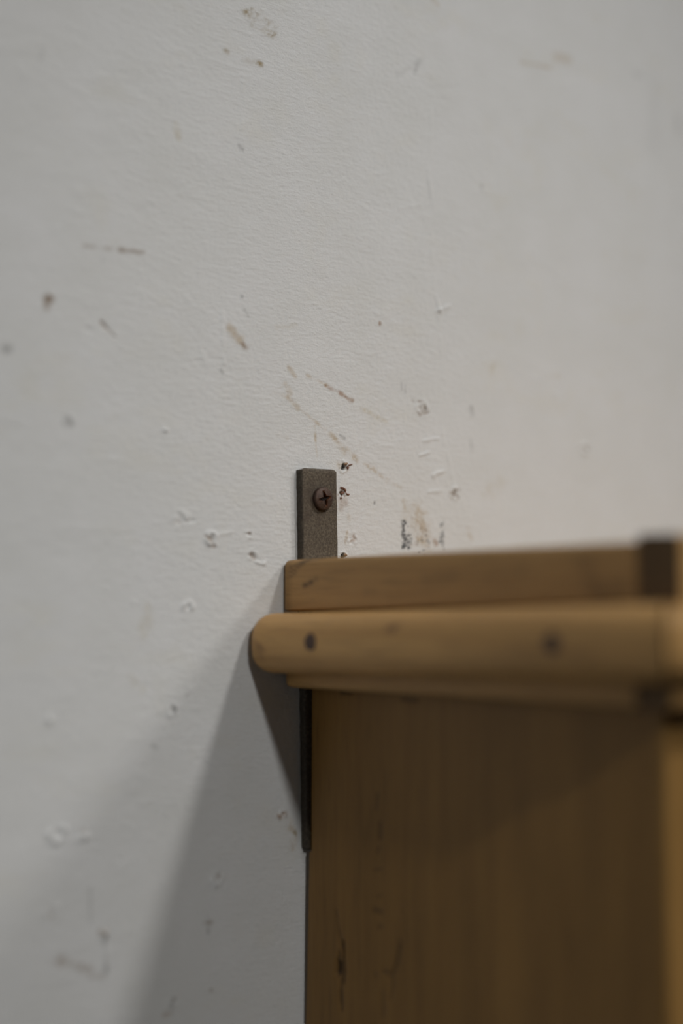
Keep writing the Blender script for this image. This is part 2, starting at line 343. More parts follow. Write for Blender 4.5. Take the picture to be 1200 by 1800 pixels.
RELIEF=[
 (47.2,61.6,51.3,62.8,1.06,0.5),
 (53.6,54.3,59.5,56.5,1.28,0.45),
 (51.2,47.7,58.0,49.0,0.85,0.3),
 (49.3,67.2,56.6,68.8,1.06,0.25),
 (53.6,196.4,53.9,145.2,1.07,0.22),
 (52.0,171.5,53.4,161.7,1.07,0.35),
 (54.9,162.0,55.4,145.5,1.29,0.2),
 (55.5,123.4,58.5,116.8,1.07,0.35),
 (55.5,117.2,63.0,120.5,0.86,0.35),
 (48.3,157.5,36.7,154.0,1.06,0.12),
 (53.6,145.2,55.5,123.4,1.07,0.18),
 (57.0,116.6,60.3,84.4,1.07,0.15),
 (55.3,83.9,61.0,62.7,1.07,0.18),
 (59.6,69.1,65.4,49.9,1.08,0.2),
 (-89.1,93.8,-84.1,89.7,0.89,-0.5),
 (-94.7,91.1,-92.7,90.4,0.88,-0.25),
 (-34.6,190.2,-35.4,161.5,1.15,0.12),
 (-43.0,105.0,-41.6,74.3,1.52,0.2),
 (-56.7,106.9,-49.8,84.9,1.68,0.12),
 (65.7,50.1,63.3,45.8,0.65,-0.4),
 (64.5,48.1,67.2,46.5,0.61,-0.4),
 (62.4,48.4,64.5,47.6,0.54,-0.38),
 (66.0,49.5,67.9,49.8,0.52,-0.36),
 (46.7,80.1,48.2,78.7,0.55,-0.38),
 (49.7,81.0,49.9,79.1,0.72,-0.5),
 (47.3,76.5,51.7,78.2,0.59,-0.42),
 (43.3,81.9,44.7,81.2,0.47,-0.38),
 (46.5,81.8,49.1,82.0,0.55,-0.4),
 (45.9,77.8,47.3,76.7,0.47,-0.36),
 (-49.3,27.7,-46.5,26.7,0.94,-0.5),
 (-47.0,25.9,-45.6,24.4,0.94,-0.5),
 (-44.7,27.9,-37.8,29.6,0.76,0.2),
 (-30.5,22.0,-29.1,20.7,0.96,-0.6),
 (-28.4,19.6,-25.5,18.7,0.77,0.35),
 (-58.2,31.8,-53.3,32.6,0.93,-0.3),
 (152.6,264.9,151.8,226.9,3.33,0.12),
 (85.6,201.5,87.2,171.7,1.77,0.15),
 (-84.9,-96.2,-84.4,-107.1,0.89,0.25),
 (-96.2,-66.9,-90.3,-66.1,1.23,0.3),
 (-37.9,39.6,-35.6,37.8,0.57,-0.2),
]

INK = {'T': (0.47, 0.35, 0.205), 'B': (0.25, 0.165, 0.10), 'G': (0.20, 0.195, 0.185), 'K': (0.035, 0.038, 0.042),
       'Y': (0.50, 0.41, 0.24), 'O': (0.33, 0.25, 0.13), 'R': (0.33, 0.19, 0.105)}

def axis(lo, hi, f0, f1, c0, c1, fine, mid):
    a = [np.linspace(lo, c0 - 20, 8), np.arange(c0, f0, mid), np.arange(f0, f1, fine), np.arange(f1, c1, mid), np.linspace(c1 + 20, hi, 8)]
    return np.concatenate(a)

def build_wall():
    xs = axis(-2500, 1500, -20, 82, -150, 225, 0.32, 0.62)
    zs = axis(-1200, 2000, 16, 118, -175, 300, 0.32, 0.62)
    X, Z = np.meshgrid(xs, zs)
    nz, nx = X.shape
    H = 0.10 * vnoise(X / 34, Z / 26, 1) + 0.05 * vnoise(X / 11, Z / 7, 2)
    H += 0.036 * vnoise(X / 3.6, Z / 1.1, 3) * (0.6 + 0.6 * vnoise(X / 28, Z / 20, 4))       # brush drag
    H += 0.040 * vnoise(X / 1.1, Z / 1.0, 5) + 0.026 * vnoise(X / 0.62, Z / 0.62, 6)          # roller stipple
    H += 0.05 * np.maximum(0, vnoise(X / 6.5, Z / 2.2, 7) - 0.45) * 3 * (vnoise(X / 30, Z / 40, 8) > 0.1)
    base = np.array([0.735, 0.732, 0.72])
    col = np.ones((nz, nx, 3)) * base
    yel = np.clip(vnoise(X / 22, Z / 13, 21) * 0.6 + vnoise(X / 6, Z / 4, 22) * 0.4 - 0.25, 0, 1)[..., None]
    col = col * (1 - 0.10 * yel * (np.array([1, 1, 1]) - np.array([0.93, 0.86, 0.66])) * 2.2)
    grain = 0.5 + 0.5 * vnoise(X / 0.9, Z / 0.75, 31) * 0.65 + 0.5 * vnoise(X / 0.45, Z / 0.42, 32) * 0.35
    def ink(w, c):
        nonlocal col
        w = np.clip(w, 0, 1)[..., None]
        col = col * (1 - w) + np.array(INK[c]) * w
    def win(x0, z0, x1, z1, pad):
        i0, i1 = np.searchsorted(xs, [min(x0, x1) - pad, max(x0, x1) + pad]); j0, j1 = np.searchsorted(zs, [min(z0, z1) - pad, max(z0, z1) + pad])
        return slice(j0, j1), slice(i0, i1)
    def inkw(sl, w, c):
        w = np.clip(w, 0, 1)[..., None]
        col[sl] = col[sl] * (1 - w) + np.array(INK[c]) * w
    for k, (x0, z0, x1, z1, w, c, s, spk) in enumerate(STREAKS):
        w = w * 1.25
        sl = win(x0, z0, x1, z1, w * 2 + 3); x, z = X[sl], Z[sl]
        wob = 0.28 * w * vnoise(x / 2.1, z / 2.1, 50 + k)
        d, t = capsule(x, z, x0, z0, x1, z1)
        e = np.clip(1 - (d + wob) / (w * 0.85), 0, 1); e = e * e * (3 - 2 * e)
        gsp = np.clip((grain[sl] - (0.5 - 0.28 * (1 - spk))) * 4 + 0.35, 0, 1)
        patch = np.clip(0.72 + 0.75 * vnoise(x / 3.1, z / 2.3, 500 + k), 0.15, 1.2) if spk > 0.35 else 0.8
        inkw(sl, 1.4 * s * patch * e * (1 - spk + spk * gsp), c)
    for (x0, z0, d_, c, s) in SPECKS:
        sl = win(x0, z0, x0, z0, 3); x, z = X[sl], Z[sl]
        r = np.hypot(x - x0, (z - z0)) + 0.12 * vnoise(x / 0.5, z / 0.5, 77)
        inkw(sl, s * np.clip(1.5 - r / (d_ * 0.5) * 1.0, 0, 1), c)
    for k, (x0, z0, r, up, dn, ac, aw, c, s) in enumerate(CRATERS):
        up *= 1.4
        sl = win(x0, z0, x0, z0, r * 3 + 2); x, z = X[sl], Z[sl]
        dx, dz = (x - x0) / 1.0, z - z0
        rho = np.hypot(dx, dz) + 0.25 * r * vnoise(x / (r * 0.9), z / (r * 0.9), 90 + k)
        th = np.degrees(np.arctan2(dz, dx))
        lump = 0.55 + 0.9 * vnoise(x / (r * 0.55), z / (r * 0.55), 120 + k)
        if dn > 1:                                                     # an open screw hole
            H[sl] -= dn * np.clip((r * 1.05 - rho) / 0.5, 0, 1)
            H[sl] += up * np.exp(-((rho - r * 1.5) / (r * 0.5)) ** 2) * lump
            inkw(sl, 0.95 * np.clip((r * 1.05 - rho) / 0.35, 0, 1), 'K' if dn > 2 else 'B')
        elif dn == 0:
            H[sl] += up * np.exp(-(rho / (r * 0.75)) ** 2) * (0.7 + 0.5 * lump)
        else:
            H[sl] += up * np.exp(-((rho - r * 0.8) / (r * 0.38)) ** 2) * lump - dn * np.exp(-(rho / (r * 0.5)) ** 2)
        if s > 0:
            da = np.abs((th - ac + 180) % 360 - 180)
            e = np.exp(-((rho - r * 0.62) / (r * 0.22)) ** 2) * np.clip((aw * 0.62 - da) / 18, 0, 1)
            H[sl] -= 0.4 * e
            inkw(sl, 1.65 * s * e * (0.45 + 0.8 * grain[sl]), c)  # brown marks, plus the grey shade of the lumps painted into the colour
    for k, (x0, z0, x1, z1, w, h) in enumerate(RELIEF):
        sl = win(x0, z0, x1, z1, w * 3 + 1); x, z = X[sl], Z[sl]
        d, t = capsule(x, z, x0, z0, x1, z1)
        d = d + 0.35 * w * vnoise(x / 1.8, z / 1.8, 160 + k)
        long_ = math.hypot(x1 - x0, z1 - z0) > 14
        mod = np.clip(0.4 + 1.1 * vnoise(x / 2.5, z / 3.2, 200 + k), 0, 1.3) if long_ else 1.0
        e = np.exp(-(d / (w * 0.5)) ** 2) * mod
        H[sl] += h * e
        if h < -0.35: inkw(sl, 0.6 * np.clip(e * 1.3, 0, 1), 'B')
    Y = -H
    far = (X < -150) | (X > 225) | (Z < -175) | (Z > 300)
    Y[far] = 0
    V = np.stack([X, Y, Z], -1).reshape(-1, 3) / 1000.0
    idx = np.arange(nx * nz).reshape(nz, nx)
    q = np.stack([idx[:-1, :-1], idx[:-1, 1:], idx[1:, 1:], idx[1:, :-1]], -1).reshape(-1, 4)
    # plaster body behind the painted face
    n0 = len(V)
    D = 120.0
    ring = np.concatenate([idx[0, :], idx[1:, -1], idx[-1, -2::-1], idx[-2:0:-1, 0]])
    back = V[ring].copy(); back[:, 1] = D / 1000
    V = np.vstack([V, back])
    nr = len(ring); bi = n0 + np.arange(nr)
    side = np.stack([ring, bi, np.roll(bi, -1), np.roll(ring, -1)], -1)
    faces = np.vstack([q, side])
    m = bpy.data.meshes.new('wall_back')
    m.vertices.add(len(V)); m.vertices.foreach_set('co', V.astype(np.float32).ravel())
    m.loops.add(faces.size); m.loops.foreach_set('vertex_index', faces.astype(np.int32).ravel())
    m.polygons.add(len(faces))
    m.polygons.foreach_set('loop_start', (np.arange(len(faces)) * 4).astype(np.int32))
    sm = np.ones(len(faces), bool); sm[len(q):] = False
    m.polygons.foreach_set('use_smooth', sm)
    a = m.color_attributes.new('wear_shade', 'FLOAT_COLOR', 'POINT')
    cc = np.ones((len(V), 4), np.float32); cc[:n0, :3] = col.reshape(-1, 3); cc[n0:, :3] = base
    a.data.foreach_set('color', cc.ravel())
    m.materials.append(M_WALL); m.update(calc_edges=True); m.validate()
    o = bpy.data.objects.new('wall_back', m); C.objects.link(o)
    o.location = (0, 0, Z0)
    o['kind'] = 'structure'
    return o
wall = build_wall()

fl = mesh_obj('floor', [(-2620, -5000, -1200), (1500, -5000, -1200), (1500, 120, -1200), (-2620, 120, -1200),
                        (-2620, -5000, -1260), (1500, -5000, -1260), (1500, 120, -1260), (-2620, 120, -1260)],
              [(0, 1, 2, 3), (7, 6, 5, 4), (0, 4, 5, 1), (1, 5, 6, 2), (2, 6, 7, 3), (3, 7, 4, 0)], M_FLOOR, smooth=False)
fl.location = (0, 0, Z0); fl['kind'] = 'structure'

def slab(name, x0, x1, y0, y1, z0, z1, mat, parent=None):
    v = [(x, y, z) for z in (z0, z1) for y in (y0, y1) for x in (x0, x1)]
    o = mesh_obj(name, v, [(0, 2, 3, 1), (4, 5, 7, 6), (0, 1, 5, 4), (2, 6, 7, 3), (0, 4, 6, 2), (1, 3, 7, 5)], mat, parent, col=np.ones((8, 3)) * 0.73, smooth=False)
    if parent is None: o.location = (0, 0, Z0); o['kind'] = 'structure'
    return o
# left wall with the window the daylight comes through
def left_wall():
    y0, y1, z0, z1 = -1300, -300, -300, 900
    P = [(-5000, -1200), (0, -1200), (0, 2000), (-5000, 2000)]; Q = [(y0, z0), (y1, z0), (y1, z1), (y0, z1)]
    v = [(x, y, z) for x in (-2500, -2620) for y, z in P + Q]
    f = []
    for i in range(4):
        j = (i + 1) % 4
        f += [(i, j, 4 + j, 4 + i), (8 + i, 12 + i, 12 + j, 8 + j), (i, 8 + i, 8 + j, j), (4 + i, 4 + j, 12 + j, 12 + i)]
    o = mesh_obj('wall_left', v, f, M_WALL, None, col=np.ones((16, 3)) * 0.73, smooth=False)
    o.location = (0, 0, Z0); o['kind'] = 'structure'
    w = slab('window_1', -2590, -2556, y0, y1, z0, z0 + 45, M_FRAME)
    for n, a in (('window_frame', (-2590, -2556, y0, y1, z1 - 45, z1)), ('window_frame', (-2590, -2556, y0, y0 + 45, z0 + 45, z1 - 45)),
                 ('window_frame', (-2590, -2556, y1 - 45, y1, z0 + 45, z1 - 45)), ('window_frame', (-2586, -2560, (y0 + y1) / 2 - 18, (y0 + y1) / 2 + 18, z0 + 45, z1 - 45))):
        slab(n, *a, M_FRAME, w)
left_wall()

def flake(parent, name, x, y, z, sx, sy, sz, rot, seed, mat):
    """a torn crumb of plug: a lumpy little ellipsoid"""
    r = random.Random(seed)
    vs, fs = [], []
    nu, nv = 9, 6
    for j in range(nv + 1):
        ph = math.pi * j / nv
        for i in range(nu):
            th = 2 * math.pi * i / nu
            k = 1 + r.uniform(-0.28, 0.28) if 0 < j < nv else 1
            vs.append((sx * k * math.sin(ph) * math.cos(th), sy * k * math.cos(ph), sz * k * math.sin(ph) * math.sin(th)))
    for j in range(nv):
        for i in range(nu):
            fs.append((j * nu + i, (j + 1) * nu + i, (j + 1) * nu + (i + 1) % nu, j * nu + (i + 1) % nu))
    ca, sa = math.cos(rot), math.sin(rot)
    vs = [(x + a * ca - c * sa, y + b, z + a * sa + c * ca) for a, b, c in vs]
    return mesh_obj(name, vs, fs, mat, parent)

# crumbs of the broken wall plugs standing in the screw holes beside the bracket
flake(wall, 'plug_crumb', 10.9, -0.3, 55.8, 0.75, 0.6, 0.55, 0.4, 1, M_PLUGT)
flake(wall, 'plug_crumb', 11.7, -0.3, 54.5, 0.5, 0.5, 0.65, 0.2, 2, M_PLUG)
flake(wall, 'plug_crumb', 12.9, -0.4, 55.6, 1.1, 0.3, 0.2, 0.25, 3, M_PLUG)
flake(wall, 'plug_crumb', 9.3, -0.3, 46.9, 0.95, 0.5, 0.5, -0.3, 4, M_PLUG)
flake(wall, 'plug_crumb', 10.4, -0.3, 46.2, 0.45, 0.5, 0.8, 0.3, 5, M_PLUG)
flake(wall, 'plug_crumb', 9.2, -0.3, 45.2, 0.8, 0.5, 0.45, 0.6, 6, M_PLUG)
flake(wall, 'plug_crumb', 11.2, -0.2, 45.0, 0.9, 0.4, 0.35, -0.4, 7, M_PLUG)
flake(wall, 'plug_crumb', 12.2, -0.2, 44.8, 0.5, 0.3, 0.4, 0.1, 8, M_PLUG)
flake(wall, 'plug_crumb', 8.6, -0.2, 43.6, 0.5, 0.3, 0.7, 0.1, 9, M_PLUG)
flake(wall, 'plug_crumb', 10.6, -0.4, 23.2, 0.9, 0.5, 0.45, -0.2, 10, M_PLUGT)

# ------------------------------------------------------------------ the steel bracket
BR_ORG = (-0.6, 0.0, -78.0)
def build_bracket():
    root = empty('mounting_bracket', BR_ORG)
    root.rotation_euler = (0, math.radians(-1.25), 0)
    tag(root, 'weathered dark steel strap bracket screwed to the white wall behind the cabinet', 'bracket')
    hw, th, rc = 8.0, 3.1, 0.75
    prof = []
    def arc(cx, cy, a0, a1, n=5):
        for i in range(n):
            a = math.radians(a0 + (a1 - a0) * i / (n - 1)); prof.append((cx + rc * math.cos(a), cy + rc * math.sin(a)))
    def line(x0, y0, x1, y1, n):
        for i in range(1, n): prof.append((x0 + (x1 - x0) * i / n, y0 + (y1 - y0) * i / n))
    line(-hw + rc, -th, hw - rc, -th, 24); arc(hw - rc, -th + rc, -90, 0); line(hw, -th + rc, hw, 0.3, 4)
    prof.append((hw, 0.3)); prof.append((-hw, 0.3)); line(-hw, 0.3, -hw, -th + rc, 4); arc(-hw + rc, -th + rc, 180, 270)
    prof = np.array(prof)
    top, bot = 130.9, 0.0
    zs = np.concatenate([bot + np.array([0, 0.15, 0.4, 0.8, 1.5]), np.arange(2.2, top - 2, 0.7), top - np.array([1.7, 1.15, 0.7, 0.35, 0.12, 0])])
    vs = []; n = len(prof)
    for z in zs:
        d = min(z - bot, top - z)
        inset = 0.0 if d > 1.2 else 1.2 - math.sqrt(max(0, 1.2 ** 2 - (1.2 - d) ** 2))
        for (px, py) in prof:
            corner = max(0, abs(px) - (hw - 1.6)) / 1.6
            e = 0.10 * float(vnoise(np.array(px * 0.5 + 9), np.array(z / 2.6), 3)) + 0.07 * float(vnoise(np.array(px), np.array(z / 0.9), 4))
            x = px * (1 - inset * 0.055) + e * corner
            y = min(0.3, py + inset * 0.55) + 0.05 * float(vnoise(np.array(px / 1.5), np.array(z / 1.5), 5)) * (py < -1)
            vs.append((x, y, z - (0.5 * corner ** 2 if top - z < 0.5 else 0)))
    fs = [(k * n + i, k * n + (i + 1) % n, (k + 1) * n + (i + 1) % n, (k + 1) * n + i) for k in range(len(zs) - 1) for i in range(n)]
    fs.append(tuple(range(n - 1, -1, -1))); fs.append(tuple((len(zs) - 1) * n + i for i in range(n)))
    V = np.array(vs)
    w = np.ones((len(V), 3))
    dusty = np.clip((104 - V[:, 2]) / 10, 0, 1) * np.clip((V[:, 2] - 92) / 8, 0, 1)
    w *= (1 + 0.35 * dusty)[:, None]
    w[V[:, 0] < -hw + 0.5] *= 0.6                                     # left side darkened: its weaker light is put into the colour
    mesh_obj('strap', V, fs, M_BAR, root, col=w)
    # pan-head screw with a cross recess
    R = 4.05
    rr = np.concatenate([np.linspace(0, 0.93, 34), [0.965, 0.985, 1.0, 1.0, 1.0]])
    na = 108
    vs, cl = [], []
    rot = math.radians(14)
    for k, q in enumerate(rr):
        for i in range(na):
            a = 2 * math.pi * i / na
            x, z = R * q * math.cos(a), R * q * math.sin(a)
            h = 2.3 - 0.75 * q ** 2.2
            if q > 0.95: h -= 0.25 * (q - 0.93) / 0.07
            if k == len(rr) - 2: h = 0.4
            if k == len(rr) - 1: h = -0.4
            u, v = x * math.cos(rot) + z * math.sin(rot), -x * math.sin(rot) + z * math.cos(rot)
            au, av = abs(u), abs(v)
            half = lambda s: 0.92 - 0.20 * s
            ins = max(min((half(au) - av) / 0.22, (2.85 - au) / 0.5), min((half(av) - au) / 0.22, (2.85 - av) / 0.5), (1.15 - math.hypot(u, v)) / 0.3)
            ins = max(0, min(1, ins))
            dep = 2.1 * ins * max(0.35, 1 - math.hypot(u, v) / 3.2)
            h -= dep
            vs.append((x, -3.0 - h, z))
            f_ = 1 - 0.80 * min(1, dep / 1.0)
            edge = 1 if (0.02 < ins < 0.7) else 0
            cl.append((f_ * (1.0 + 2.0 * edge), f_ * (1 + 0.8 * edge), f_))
    fs = [(k * na + i, (k + 1) * na + i, (k + 1) * na + (i + 1) % na, k * na + (i + 1) % na) for k in range(1, len(rr) - 1) for i in range(na)]
    fs += [(0, na + i, na + (i + 1) % na) for i in range(na)]
    s = mesh_obj('screw', vs, fs, M_SCREW, root, col=np.array(cl))
    s['label'] = 'rusty cross-head screw'
    s.location = (0.0008, 0, 0.1203)
build_bracket()

# ------------------------------------------------------------------ the cabinet
CX0, CX1 = -7.5, 312.5
CF, CB = -153.5, -3.6
CZT, CZB = -23.0, -430.0
ORG = ((CX0 + CX1) / 2, (CF + CB) / 2, CZB)
cab = empty('wall_cabinet', ORG)
tag(cab, 'small brown pine wall cabinet with rounded cornice moulding hung on the steel bracket', 'cabinet')

def lean(P):
    P = np.array(P, float); z = np.minimum(P[:, 2] + 24, 0); P[:, 0] += z * 0.004
    return P

def cpart(name, V, fs, mat, parent=cab, col=None, smooth=True, **kw):
    if col is None: col = np.ones((len(V), 3))
    return mesh_obj(name, V, fs, mat, parent, ORG, col, smooth, **kw)

def box(name, x0, x1, y0, y1, z0, z1, mat, parent=cab, r=0.8, seg=(1, 1, 1)):
    """a board with eased edges"""
    import bmesh
    bm = bmesh.new()
    bmesh.ops.create_cube(bm, size=1)
    for v in bm.verts:
        v.co = (x0 + (v.co.x + .5) * (x1 - x0), y0 + (v.co.y + .5) * (y1 - y0), z0 + (v.co.z + .5) * (z1 - z0))
    bmesh.ops.bevel(bm, geom=bm.edges[:], offset=r, segments=3, profile=0.5, affect='EDGES')
    bm.verts.index_update()
    V = lean([tuple(v.co) for v in bm.verts]); F = [tuple(v.index for v in f.verts) for f in bm.faces]
    bm.free()
    return cpart(name, V, F, mat, parent)

def sweep_side(name, prof, ts, ymap, mat, wear_shade, zshift=None, parent=cab, mats=None, capmat=None, ease=1.0):
    """profile points (x, z) drawn out from the wall; ymap(t, x) gives the depth"""
    prof = np.array(prof, float); n = len(prof)
    cen = prof.mean(0); vs = []
    for t in ts:
        P = prof.copy()
        for x, z in P: vs.append((x, ymap(t, x), z + (zshift(t, z) if zshift else 0)))
    V = np.array(vs)
    # ease the end at the wall
    for k in range(3):
        f_ = (0.055, 0.02, 0.005)[k] * ease
        sl = slice(k * n, (k + 1) * n)
        V[sl, 0] += (cen[0] - V[sl, 0]) * f_; V[sl, 2] += (cen[1] - (V[sl, 2])) * f_
    m = len(ts)
    fs = [(k * n + i, k * n + (i + 1) % n, (k + 1) * n + (i + 1) % n, (k + 1) * n + i) for k in range(m - 1) for i in range(n)]
    fs.append(tuple(range(n - 1, -1, -1))); fs.append(tuple((m - 1) * n + i for i in range(n)))
    fm = None
    if mats: fm = [0] * (len(fs) - 2) + [capmat, capmat]
    return cpart(name, V, fs, mat, parent, wear_shade(V) if wear_shade else None, True, mats=mats, fmat=fm)

def sweep_front(name, prof, xs_ends, mat, parent=cab, mats=None, zsh=0.0):
    """profile points (y, z) drawn along the front; xs_ends(y) -> (x left, x right)"""
    prof = np.array(prof, float); n = len(prof); vs = []; N = 24
    for k in range(N + 1):
        for y, z in prof:
            a, b = xs_ends(y); vs.append((a + (b - a) * k / N, y, z + zsh))
    fs = [(k * n + i, (k + 1) * n + i, (k + 1) * n + (i + 1) % n, k * n + (i + 1) % n) for k in range(N) for i in range(n)]
    fs.append(tuple(range(n))); fs.append(tuple(N * n + i for i in range(n - 1, -1, -1)))
    fm = [0] * (len(fs) - 2) + [1, 1] if mats else None
    return cpart(name, np.array(vs), fs, mat, parent, None, True, mats=mats, fmat=fm)

def dense(pts, step=0.6):
    """closed polygon with extra points so wear can be painted on it"""
    out = []
    for a, b in zip(pts, pts[1:] + pts[:1]):
        L = math.hypot(b[0] - a[0], b[1] - a[1]); k = max(1, int(L / step))
        out += [(a[0] + (b[0] - a[0]) * i / k, a[1] + (b[1] - a[1]) * i / k) for i in range(k)]
    return out

def arcp(cx, cz, rx, rz, a0, a1, n):
    return [(cx + rx * math.cos(math.radians(a0 + (a1 - a0) * i / n)), cz + rz * math.sin(math.radians(a0 + (a1 - a0) * i / n))) for i in range(n + 1)]

# carcass: side panels, back, top and bottom boards
def side_panel(name, x0, x1, wearfn, outer):
    ys = np.concatenate([[CB], [CB - 0.5], np.arange(CB - 1.1, CF + 1.2, -0.55), [CF + 1.0, CF + 0.35, CF]])
    zs = np.concatenate([[CZB], np.linspace(CZB + 2, -172, 12), np.arange(-170, CZT - 0.2, 0.7), [CZT]])
    ease = {0: 0.8, 1: 0.15, len(ys) - 3: 0.25, len(ys) - 2: 0.7, len(ys) - 1: 1.5}
    Y, Z = np.meshgrid(ys, zs); nz, ny = Y.shape
    e = np.array([ease.get(i, 0.0) for i in range(ny)])
    back = np.where(Z > -79, 0.0, np.clip(1.0 + (-79 - Z) * 0.027, 0, 2.5))   # cut back behind the strap, scribed to the wall below it
    Y[:, 0] += back[:, 0]; Y[:, 1] += back[:, 1]
    dip, col = wearfn(Y, Z)
    xa = (x0 if outer < 0 else x1) - outer * (np.tile(e, (nz, 1)) + dip)
    xb = np.full_like(Y, x1 if outer < 0 else x0) + outer * np.tile(np.minimum(e, 1.0), (nz, 1))
    V = np.concatenate([np.stack([xa, Y, Z], -1).reshape(-1, 3), np.stack([xb, Y, Z], -1).reshape(-1, 3)])
    a = np.arange(nz * ny).reshape(nz, ny); b = a + nz * ny
    def quads(i, flip):
        q = np.stack([i[:-1, :-1], i[:-1, 1:], i[1:, 1:], i[1:, :-1]], -1).reshape(-1, 4)
        return q[:, ::-1] if flip else q
    F = [quads(a, outer > 0), quads(b, outer < 0)]
    for s in (0, -1):
        F.append(np.stack([a[:-1, s], a[1:, s], b[1:, s], b[:-1, s]], -1)); F.append(np.stack([a[s, :-1], b[s, :-1], b[s, 1:], a[s, 1:]], -1))
    F = np.vstack(F)
    col = col * np.where(Y[..., None] < CF + 0.6, np.array([1.2, 1.24, 1.42]), 1.0)          # rubbed front edge
    cc = np.concatenate([col.reshape(-1, 3), (np.ones((nz, ny, 3)) * np.where(Y[..., None] < CF + 0.6, np.array([1.2, 1.24, 1.42]), 1.0)).reshape(-1, 3)])
    o = cpart(name, lean(V), [tuple(f) for f in F.tolist()], M_PANEL, cab, cc)
    import bmesh
    bm = bmesh.new(); bm.from_mesh(o.data); bmesh.ops.recalc_face_normals(bm, faces=bm.faces[:]); bm.to_mesh(o.data); bm.free()
    return o

def panel_wear(Y, Z):
    dip = np.zeros_like(Y); dark = np.zeros_like(Y)
    def crack(y0, z0, y1, z1, w, s, d=0.5, k=0):
        nonlocal dip, dark
        r, t = capsule(Y, Z, y0, z0, y1, z1)
        r = r + 0.25 * w * vnoise(Y / 1.4, Z / 3.0, 300 + k)
        e = np.exp(-(r / (w * 0.6)) ** 2); dip = np.maximum(dip, d * e); dark = np.maximum(dark, s * e)
    # long split with an open knot, low on the panel near the wall
    crack(-17.6, -96, -19.4, -103, 0.7, 0.45, 0.2, 1); crack(-19.4, -103, -20.6, -107.5, 1.0, 0.6, 0.4, 2)
    crack(-21.2, -105.5, -21.8, -116, 0.9, 0.85, 0.8, 3); crack(-19.3, -109, -19.4, -117, 1.0, 0.55, 0.5, 4)
    crack(-19.2, -113, -19.0, -116, 2.2, 0.95, 1.4, 5); crack(-21.6, -112.5, -21.6, -119, 1.2, 0.75, 0.8, 6)
    crack(-20.2, -118, -20.6, -128, 1.1, 0.65, 0.5, 7); crack(-20.2, -122, -20.4, -125, 1.8, 0.6, 0.5, 8)
    # curved check mark
    crack(-49.5, -101, -47.8, -107, 1.1, 0.55, 0.4, 9); crack(-47.8, -107, -45.6, -112, 1.3, 0.7, 0.6, 10)
    crack(-45.6, -112, -41.5, -111.5, 0.8, 0.5, 0.3, 11); crack(-46.0, -113, -45.0, -119, 1.2, 0.4, 0.3, 12)
    crack(-41.0, -118, -41.5, -126, 1.2, 0.35, 0.2, 13); crack(-37.5, -113, -38.5, -113.5, 1.2, 0.3, 0.1, 14)
    # small ticks above each other
    crack(-38.8, -56, -38.0, -61, 0.9, 0.4, 0.2, 15); crack(-40.0, -65, -40.0, -70, 1.2, 0.5, 0.3, 16)
    crack(-39.5, -73, -38.5, -74.5, 0.9, 0.35, 0.2, 17); crack(-37.0, -80.5, -40.5, -79.6, 0.7, 0.4, 0.2, 18)
    crack(-37.0, -93.0, -40.2, -93.2, 1.3, 0.5, 0.3, 19); crack(-39.4, -98, -40.2, -97.6, 1.2, 0.45, 0.2, 20)
    crack(-38.5, -88.8, -40.5, -87.6, 0.8, 0.3, 0.1, 21); crack(-38, -131, -42, -131, 2.2, 0.6, 0.3, 22)
    # dark nicks under the cornice
    crack(-20, -24.2, -26, -24.4, 0.9, 0.6, 0.3, 23); crack(-50, -25, -58, -25.2, 1.2, 0.5, 0.3, 24)
    col = np.stack([1 - dark * 0.9, 1 - dark * 0.92, 1 - dark * 0.9], -1)
    tone = 1 + 0.08 * vnoise(Y / 16, Z / 90, 40) + 0.05 * vnoise(Y / 5, Z / 60, 41)
    return dip, col * tone[..., None]

def no_wear(Y, Z): return np.zeros_like(Y), np.ones(Y.shape + (3,))
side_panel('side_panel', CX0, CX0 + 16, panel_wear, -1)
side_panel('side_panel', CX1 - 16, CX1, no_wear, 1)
box('back_panel', CX0 + 16, CX1 - 16, CB - 8, CB, CZB, CZT, M_WOOD_Z)
box('bottom_board', CX0 + 16, CX1 - 16, CF + 1, CB - 8, CZB, CZB + 16, M_WOOD_X)
box('top_board', CX0, CX1, CF, CB, CZT, 18.0, M_WOOD_X)
# door set between the side panels
dx0, dx1, dz0, dz1 = CX0 + 17.2, CX1 - 17.2, CZB + 17.2, CZT - 1.2
door = box('door_panel', dx0 + 44, dx1 - 44, CF + 8, CF + 14, dz0 + 44, dz1 - 44, M_WOOD_Z)
box('door_stile', dx0, dx0 + 45, CF + 1.5, CF + 19, dz0, dz1, M_WOOD_Z, r=1.2)
box('door_stile', dx1 - 45, dx1, CF + 1.5, CF + 19, dz0, dz1, M_WOOD_Z, r=1.2)
box('door_rail', dx0 + 45.2, dx1 - 45.2, CF + 1.5, CF + 19, dz0, dz0 + 45, M_WOOD_X, r=1.2)
box('door_rail', dx0 + 45.2, dx1 - 45.2, CF + 1.5, CF + 19, dz1 - 45, dz1, M_WOOD_X, r=1.2)
def knob():
    pr = [(0.0, 26), (6, 25.4), (10.5, 22.5), (12, 18), (10.5, 13.5), (6.5, 10), (5.5, 5), (7.5, 0), (7.5, -1)]
    na = 28; vs = []; kx, kz = dx0 + 22, (dz0 + dz1) / 2
    for r_, h in pr:
        for i in range(na):
            a = 2 * math.pi * i / na; vs.append((kx + r_ * math.cos(a), CF + 1.5 - h, kz + r_ * math.sin(a)))
    fs = [(k * na + i, (k + 1) * na + i, (k + 1) * na + (i + 1) % na, k * na + (i + 1) % na) for k in range(1, len(pr) - 1) for i in range(na)]
    fs += [(0, na + i, na + (i + 1) % na) for i in range(na)]
    cpart('knob', lean(vs), fs, M_KNOB)
knob()

